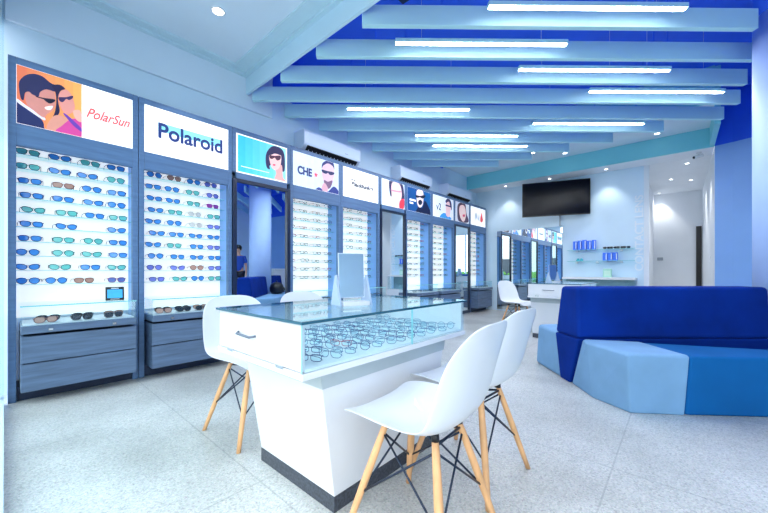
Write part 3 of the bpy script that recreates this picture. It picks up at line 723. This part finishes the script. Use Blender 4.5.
# ------------------------------------------------------------------ shell chairs
def make_chair(lab):
    t = thing('shell_chair', lab, 'chair', (0,0,0), 0, 'white shell chairs with wooden legs')
    prof = [(.232,.418,.150),(.222,.436,.185),(.205,.447,.208),(.17,.455,.222),(.11,.455,.232),(.04,.446,.236),(-.03,.436,.236),(-.10,.434,.236),(-.155,.448,.236),(-.19,.485,.236),(-.212,.54,.235),(-.228,.60,.232),(-.243,.655,.226),(-.257,.705,.215),(-.267,.745,.196),(-.274,.772,.170),(-.279,.790,.138),(-.282,.801,.100),(-.284,.806,.055)]
    n = 14; K = len(prof); bm = bmesh.new(); G = []
    for k, (x, z, w) in enumerate(prof):
        a = Vector((prof[max(k-1,0)][0], prof[max(k-1,0)][1])); b = Vector((prof[min(k+1,K-1)][0], prof[min(k+1,K-1)][1]))
        tn = (b-a).normalized(); nx, nz = tn.y, -tn.x      # towards the sitter
        if nx*0.5 + nz*0.5 < 0: nx, nz = -nx, -nz
        f = k/(K-1)
        lift = .012+.030*math.exp(-((f-.45)/.20)**2) + .018*max(0, min(1, (f-.5)/.15))
        if k < 3: lift = .006+.006*k
        if k > K-6: lift *= max(0, (K-1-k)/5)*.9
        row = []
        for j in range(n+1):
            s = -1+2*j/n; q = abs(s)**2.6
            row.append(bm.verts.new((x+nx*lift*q*1.1, s*w*(1-.04*q), z+nz*lift*q*1.1)))
        G.append(row)
    for a, b in zip(G, G[1:]):
        for j in range(n): bm.faces.new([a[j],a[j+1],b[j+1],b[j]])
    mb = MB(); mb.bm.free(); mb.bm = bm
    sh = mb.build('seat_shell', M['shell'], t, smooth=True)
    sd = sh.modifiers.new('thick','SOLIDIFY'); sd.thickness = .006; sd.offset = 0
    ss = sh.modifiers.new('sub','SUBSURF'); ss.levels = 1; ss.render_levels = 2
    top, bot = .415, 0
    T = [(.10,.085),(.10,-.085),(-.105,.085),(-.105,-.085)]; B = [(.205,.205),(.205,-.205),(-.205,.205),(-.205,-.205)]
    for (a, b), (c, d) in zip(T, B):
        MB().loft([[Vector((a+(c-a)*u+r*math.cos(2*PI*i/12), b+(d-b)*u+r*math.sin(2*PI*i/12), top*(1-u))) for i in range(12)] for u, r in ((0,.011),(.1,.0135),(.45,.0155),(.8,.013),(1,.0115))]).build('leg', M['beech'], t, smooth=True)
    w = MB(); at = lambda i, u: (T[i][0]+(B[i][0]-T[i][0])*u, T[i][1]+(B[i][1]-T[i][1])*u, top*(1-u))
    for i, j in ((0,1),(1,0),(2,3),(3,2),(0,2),(2,0),(1,3),(3,1)):
        w.tube([at(i,.10), at(j,.62)], .0042, 6)
    w.tube([at(0,.06),at(1,.06)], .005, 6); w.tube([at(2,.06),at(3,.06)], .005, 6); w.tube([at(0,.06),at(3,.06)], .005, 6); w.tube([at(1,.06),at(2,.06)], .005, 6)
    w.build('cross_brace', M['wire'], t, smooth=True)
    for x, y in T: MB().cyl((x*1.0,y,.405),(x,y,.440 if x > 0 else .432),.016,.013,10).build('leg_socket', M['black'], t, smooth=True)
    return t
ch = make_chair('white shell chair with wooden legs nearest the camera, right of the display table')
ch.location = (-.72,1.03,0); ch.rotation_euler = (0,0,PI+.04)
dup(ch, (-.775,1.51,0), PI-.05, 'white shell chair second from the camera, behind the nearest chair')
dup(ch, (-1.98,1.02,0), .05, 'white shell chair left of the display table, nearer the sunglasses cabinets')
dup(ch, (-2.02,1.56,0), -.05, 'white shell chair mostly hidden behind the display table, its backrest top showing')
dup(ch, (-1.99,5.55,0), -.35, 'white shell chair in the distance at the far display table')

# ------------------------------------------------------------------ sofa round the column
SO = Vector((.80,4.5,0)); sx = Matrix.Translation(SO) @ Matrix(((E1.x,E2.x,0,0),(E1.y,E2.y,0,0),(0,0,1,0),(0,0,0,1)))
t = thing('sofa', 'long blue velvet island sofa with dark backrest wrapped around the column', 'sofa')
t.matrix_world = sx
ring = lambda pts, z: [(a,b,z) for a,b in pts]
for s in (1,-1):
    m = lambda pts: pts if s == 1 else [(-a,b) for a,b in pts][::-1]
    lo = [(-1.97,.07),(-1.97,.22),(-.345,.22),(-.345,.07)]; mid = [(-1.965,-.06),(-1.99,.27),(-.345,.27),(-.345,-.06)]; up = [(-1.96,-.03),(-1.965,.215),(-.345,.215),(-.345,-.03)]
    MB().loft([ring(m(lo),0), ring(m(mid),.405)]).build('backrest_base', M['velvet'], t, bevel=.012)
    MB().loft([ring(m(mid),.406), ring(m(up),.834)]).build('backrest', M['velvet'], t, bevel=.03, seg=4)
    # front seat in two sections, lighter at the outer end, deeper blue inside
    fl = [(-1.955,.055),(-1.985,-.28),(-1.90,-.56),(-1.56,-.597),(-1.56,-.19)]
    ft = [(-1.945,-.085),(-1.985,-.20),(-1.94,-.585),(-1.56,-.635),(-1.56,-.185)]
    MB().loft([ring(m(fl),0), ring(m(ft),.40), ring(m([(-1.925,-.095),(-1.955,-.21),(-1.915,-.565),(-1.56,-.615),(-1.56,-.195)]),.412)]).build('seat_section', M['seatl'], t, bevel=.05 if s == 1 else .05, seg=5)
    f2 = [(-1.558,-.19),(-1.558,-.597),(-.02,-.70),(-.02,-.48),(-.82,-.43)]; f3 = [(-1.558,-.185),(-1.558,-.635),(-.02,-.74),(-.02,-.47),(-.82,-.42)]
    MB().loft([ring(m(f2),0), ring(m(f3),.405)]).build('seat_section', M['seatd'], t, bevel=.02, seg=3)
    rl = [(-1.97,.23),(-1.96,.73),(-1.2,.80),(-.02,.80),(-.02,.36),(-.345,.24)]; rt = [(-1.97,.275),(-1.95,.70),(-1.2,.78),(-.02,.78),(-.02,.36),(-.345,.28)]
    MB().loft([ring(m(rl),0), ring(m(rt),.41)]).build('seat_section', M['seatl'], t, bevel=.03, seg=3)

# ------------------------------------------------------------------ back wall
t = thing('wall_mirror', 'tall frameless mirror on the back wall below the television', 'mirror', (-2.665,YB,.03))
o = (-2.665,YB,.03)
bx(-3.40,-1.925,YB-.014,YB-.008,.03,1.95).build('mirror_glass', M['mirror'], t, o)
bx(-3.40,-1.925,YB-.008,YB-.001,.03,1.95).build('backing_board', M['dark'], t, o)
t = thing('television', 'large black flat television on a swing arm high on the back wall', 'television', (-2.0,7.79,2.52), math.atan2(.437,1.22))
bx(-.65,.65,-.02,.03,-.367,.367).build('tv_body', M['black'], t, bevel=.004)
bx(-.637,.637,-.0225,-.0205,-.347,.352).build('screen', M['screen'], t)
bx(-.10,.10,.03,.06,-.1,.1).build('mount_plate', M['dark'], t)
t2 = MB().tube([(0,.05,0),(.02,.16,0),(.05,.235,0)], .02, 8).build('swing_arm', M['dark'], t)
tag(MB().tube([(-1.98,YB-.012,2.42),(-1.98,YB-.012,1.96)], .006, 6).build('power_cable', M['dark']), 'thin black cable hanging from the television down to the mirror', 'cable')
def wshelf(z, lab):
    t = thing('wall_shelf', lab, 'shelf', (-1.225,YB,z), 0, 'glass wall shelves')
    q = MB(); q.mi = 0; q.box(-.585,.585,-.16,-.003,-.008,0); q.mi = 1; q.box(-.585,.585,-.163,-.16,-.008,0); q.build('shelf_board', [M['gshelf'], M['edge']], t)
    for x in ((-.42,.36) if z > 1.3 else (-.42,-.05,.36)): bx(x-.02,x+.02,-.06,-.001,-.05,-.008).build('shelf_bracket', M['white'], t, bevel=.004)
wshelf(1.41,'upper glass wall shelf carrying five blue boxes'); wshelf(1.178,'lower glass wall shelf carrying three blue boxes')
wst = mat('box_label', (220,232,250), .4, noise=.02)
def carton(x, z, h, w, lab, grp, m='bluebox'):
    t = thing('carton', lab, 'box', (x,YB-.085,z+.0005), 0, grp)
    bx(-w/2,w/2,-.04,.04,0,h).build('box_body', M[m], t, bevel=.002)
    if m == 'bluebox': bx(w*.18,w*.42,-.0408,-.0402,.02,h-.02).build('box_label', wst, t)
for k, x in enumerate((-1.665,-1.58,-1.495,-1.41,-1.325)): carton(x, 1.41, .185+.01*(k % 3), .068, 'slim blue box on the upper wall shelf, %s from left' % ORD[k], 'blue boxes on the upper shelf')
for k, x in enumerate((-1.13,-1.045,-.96)): carton(x, 1.178, .16, .078, 'blue box on the lower wall shelf, %s from left' % ORD[k], 'blue boxes on the lower shelf')
for k, x in enumerate((-1.10,-.99,-.88,-.78)):
    put_specs('sunglasses','way','k',True,(x,YB-.10,1.4105),-PI/2+.3,'black sunglasses on the upper wall shelf, %s from left' % ORD[k],'black sunglasses on the upper wall shelf', folded=True)
t = thing('lens_case', 'small teal contact lens case on the left of the lower wall shelf', 'lens case', (-1.58,YB-.09,1.1785))
bx(-.06,.06,-.03,.03,0,.03).build('case_body', M['teal'], t, bevel=.006); MB().lathe([(.024,.03),(.024,.05),(.02,.055)],(-.03,0,0)).build('case_lid', M['teal'], t); MB().lathe([(.024,.03),(.024,.05),(.02,.055)],(.03,0,0)).build('case_lid', M['teal'], t)
t = thing('glass_counter', 'low glass-fronted counter with white top under the wall shelves', 'counter', (-1.24,7.92,0))
bx(-.62,.62,-.165,.17,.80,.845).build('counter_top', M['white'], t, bevel=.004)
bx(-.61,.61,-.15,.165,0,.42).build('counter_base', M['white'], t)
bx(-.61,.61,.15,.165,.42,.80).build('back_board', M['showg'], t)
for x in (-.61,.595): bx(x,x+.015,-.15,.15,.42,.80).build('side_pane', M['glass'], t)
bx(-.595,.595,-.15,-.144,.42,.80).build('front_pane', M['glass'], t)
t = thing('carton', 'pale mint green box standing on the low counter', 'box', (-1.08,7.93,.8455))
bx(-.07,.07,-.04,.04,0,.17).build('box_body', M['mint'], t, bevel=.003); bx(-.05,.05,-.0412,-.0402,.03,.13).build('box_label', mat('mint_label', (206,244,226), .5, noise=.02), t)
t = thing('document_tray', 'small white open tray inside the glass-fronted counter', 'tray', (-1.52,7.90,.4205))
bx(-.13,.13,-.08,.08,0,.29).build('tray_body', M['white'], t, bevel=.004)
tx = Matrix(((0,-1,0,-.585),(0,0,-1,YB-.007),(1,0,0,1.70),(0,0,0,1)))
tag(text_mesh('wall_lettering','CONTACT LENS',.18,M['letter'],tx,None,.004,0,.006,width=1.46),'pale raised letters CONTACT LENS running up the back wall','lettering')
# corridor details
struct('door_1', bx(.30,.40,11.36,11.395,0,2.08), M['black'])
tag(bx(-.06,.06,-.012,0,-.04,.04).build('wall_plaque', mat('plaque_grey', (150,160,172), .4, noise=.05), xf=Matrix.Translation((-.39,11.399,1.285)), bevel=.004),'small grey plaque on the white end wall of the corridor','plaque')
tag(bx(-.012,0,-.04,.04,-.04,.04).build('light_switch', M['wallw'], xf=Matrix.Translation((.419,8.45,1.2)), bevel=.003),'white light switch on the right corridor wall','switch')
t = thing('security_camera','small white security camera under the aqua fascia at the corridor','camera',(.24,7.80,2.984))
MB().lathe([(.035,0),(.035,-.012),(.012,-.02),(.012,-.05)]).build('mount', M['white'], t, smooth=True)
MB().cyl((.05,.03,-.055),(-.06,-.04,-.085),.026,n=14).build('camera_body', M['white'], t)
MB().cyl((-.06,-.04,-.085),(-.066,-.044,-.087),.022,n=14).build('camera_lens', M['black'], t)
# ------------------------------------------------------------------ right-hand side, seen in the mirrors
t = thing('reception_counter', 'white reception counter in front of the curved blue wall', 'counter', (3.15,6.25,0))
bx(-.6,.6,-.25,.25,.08,1.0).build('counter_body', M['white'], t, bevel=.01); bx(-.65,.65,-.3,.3,1.0,1.05).build('counter_top', M['white'], t, bevel=.005); bx(-.56,.56,-.2,.2,0,.08).build('plinth', M['kick'], t)

bp = SO + E1*(-.62) + E2*.52
t = thing('backpack', 'round black backpack lying on the rear seat of the sofa, seen in the mirror', 'bag', (bp.x,bp.y,.413), AY)
q = MB(); q.lathe([(.02,0),(.12,.01),(.165,.07),(.17,.15),(.14,.23),(.07,.28),(.01,.29)], n=20); q.build('bag_body', M['black'], t, smooth=True)
MB().lathe([(.01,0),(.08,.01),(.10,.07),(.07,.13),(.01,.14)], (0,.11,.03), 14).build('front_pocket', M['black'], t, smooth=True)
MB().tube([(-.04,0,.275),(-.03,0,.32),(.03,0,.32),(.04,0,.275)], .009, 8).build('carry_handle', M['black'], t, smooth=True)
# shop assistant, standing beyond the sofa
def skin_body(name, verts, edges, rad, m, parent, lv=2):
    me = bpy.data.meshes.new(name); me.from_pydata(verts, edges, []); o = bpy.data.objects.new(name, me); C.objects.link(o); o.parent = parent
    sk = o.modifiers.new('skin','SKIN'); 
    if not me.skin_vertices: me.attributes
    for v, r in zip(me.skin_vertices[0].data, rad): v.radius = r if isinstance(r, tuple) else (r, r)
    me.skin_vertices[0].data[0].use_root = True
    sb = o.modifiers.new('sub','SUBSURF'); sb.levels = lv; sb.render_levels = lv; me.materials.append(m)
    return o
pr = thing('person', 'person in a blue shirt and dark trousers standing beyond the sofa, seen in the mirror', 'person', (3.0,5.0,0), PI+.6)
V = [(0,0,.96)]; ED = []; RD = [(.13,.15)]
def jt(par, p, r):
    V.append(p); ED.append((par, len(V)-1)); RD.append(r); return len(V)-1
a = jt(0,(0,0,1.12),(.11,.13)); c_ = jt(a,(0,0,1.33),(.115,.155)); n_ = jt(c_,(0,0,1.48),.058); h_ = jt(n_,(.012,0,1.56),.062); h2 = jt(h_,(.02,0,1.65),.088); jt(h2,(.012,0,1.735),.060)
for sg in (-1,1):
    k = jt(c_,(0,sg*.175,1.40),.055); k = jt(k,(-.02,sg*.225,1.13),.042); w = jt(k,(.06,sg*.235,.90),.027); pm = jt(w,(.08,sg*.235,.84),.030)
    for f, ln in ((-.024,.070),(-.008,.082),(.008,.078),(.024,.060)):
        q = jt(pm,(.085+f,sg*.236,.80),.0095); q = jt(q,(.090+f,sg*.232,.80-ln*.5),.0088); jt(q,(.088+f,sg*.222,.80-ln),.0078)
    q = jt(w,(.115,sg*.222,.855),.011); jt(q,(.128,sg*.212,.815),.0095)
    k = jt(0,(0,sg*.095,.90),.085); k = jt(k,(.01,sg*.11,.50),.056); k = jt(k,(-.01,sg*.115,.10),.038); jt(k,(.13,sg*.13,.035),.034)
skin_body('body', V, ED, RD, mat('skin_tone', (224,172,148), .5, noise=.04), pr)
hr = MB(); hr.lathe([(.095,-.06),(.104,0),(.098,.05),(.07,.09),(.02,.108)], (0,0,0), 18)
hr.build('hair', mat('dark_hair', (28,22,22), .5, noise=.2), pr, smooth=True, xf=Matrix.Translation((-.012,0,1.69)))
for sg in (-1,1):
    MB().lathe([(.002,-.009),(.009,0),(.002,.009)], (.098,sg*.032,1.655), 10).build('eye', M['black'], pr, smooth=True)
    MB().lathe([(.004,-.03),(.012,-.015),(.014,.012),(.004,.03)], (.015,sg*.092,1.64), 8).build('ear', MATS['skin_tone'], pr, smooth=True)
MB().loft([[(.095,-.008,1.655),(.095,.008,1.655),(.100,0,1.66)],[(.095,-.016,1.615),(.095,.016,1.615),(.118,0,1.618)]]).build('nose', MATS['skin_tone'], pr)
bx(.088,.100,-.022,.022,1.586,1.593).build('mouth', mat('lip_tone', (170,90,90), .5, noise=.04), pr)
shirt = mat('blue_shirt', (40,86,190), .8, noise=.08)
skin_body('shirt', [(0,0,.93),(0,0,1.12),(0,0,1.33),(0,0,1.43),(0,-.18,1.40),(-.012,-.212,1.20),(0,.18,1.40),(-.012,.212,1.20)], [(0,1),(1,2),(2,3),(2,4),(4,5),(2,6),(6,7)], [(.15,.17),(.128,.15),(.13,.17),(.085,.10),.072,.064,.072,.064], shirt, pr)
skin_body('trousers', [(0,0,.97),(0,-.098,.88),(.01,-.11,.50),(-.01,-.115,.12),(0,.098,.88),(.01,.11,.50),(-.01,.115,.12)], [(0,1),(1,2),(2,3),(0,4),(4,5),(5,6)], [(.135,.155),.102,.078,.062,.102,.078,.062], mat('dark_trousers', (30,34,50), .8, noise=.08), pr)
for sg in (-1,1):
    MB().loft([[(-.05,sg*.12-.04,0),(.17,sg*.13-.045,0),(.19,sg*.13+.03,0),(-.05,sg*.12+.04,0)],[(-.05,sg*.12-.042,.07),(.12,sg*.13-.045,.07),(.13,sg*.13+.035,.07),(-.05,sg*.12+.042,.07)]]).build('shoe', M['black'], pr, bevel=.02)
# ------------------------------------------------------------------ light, camera
W = bpy.data.worlds.new('sky'); bpy.context.scene.world = W; W.use_nodes = True
nt = W.node_tree; bg = nt.nodes['Background']
bg.inputs[0].default_value = (.93,.97,1.0,1); bg.inputs[1].default_value = 3.3
def area(name, loc, rot, sx_, sy_, e, col=(1,1,1)):
    l = bpy.data.lights.new(name,'AREA'); l.shape = 'RECTANGLE'; l.size = sx_; l.size_y = sy_; l.energy = e; l.color = col
    o = bpy.data.objects.new(name, l); C.objects.link(o); o.location = loc; o.rotation_euler = rot
    return o
cam = bpy.data.cameras.new('camera'); co = bpy.data.objects.new('camera', cam); C.objects.link(co)
co.location = (0,0,.97); co.rotation_euler = (PI/2, 0, AY)
cam.sensor_width = 36; cam.lens = 335/768*36; cam.shift_x = 0; cam.shift_y = (271-256.5)/768
cam.clip_start = .01; cam.clip_end = 200
S = bpy.context.scene; S.camera = co
S.view_settings.view_transform = 'Standard'; S.view_settings.look = 'None'; S.view_settings.gamma = 1; S.view_settings.exposure = .2
S.view_settings.use_curve_mapping = False
S.cycles.max_bounces = 10; S.cycles.transparent_max_bounces = 24; S.cycles.glossy_bounces = 6; S.cycles.diffuse_bounces = 5
S.cycles.use_denoising = True; S.cycles.sample_clamp_indirect = 6; S.cycles.caustics_reflective = False; S.cycles.caustics_refractive = False
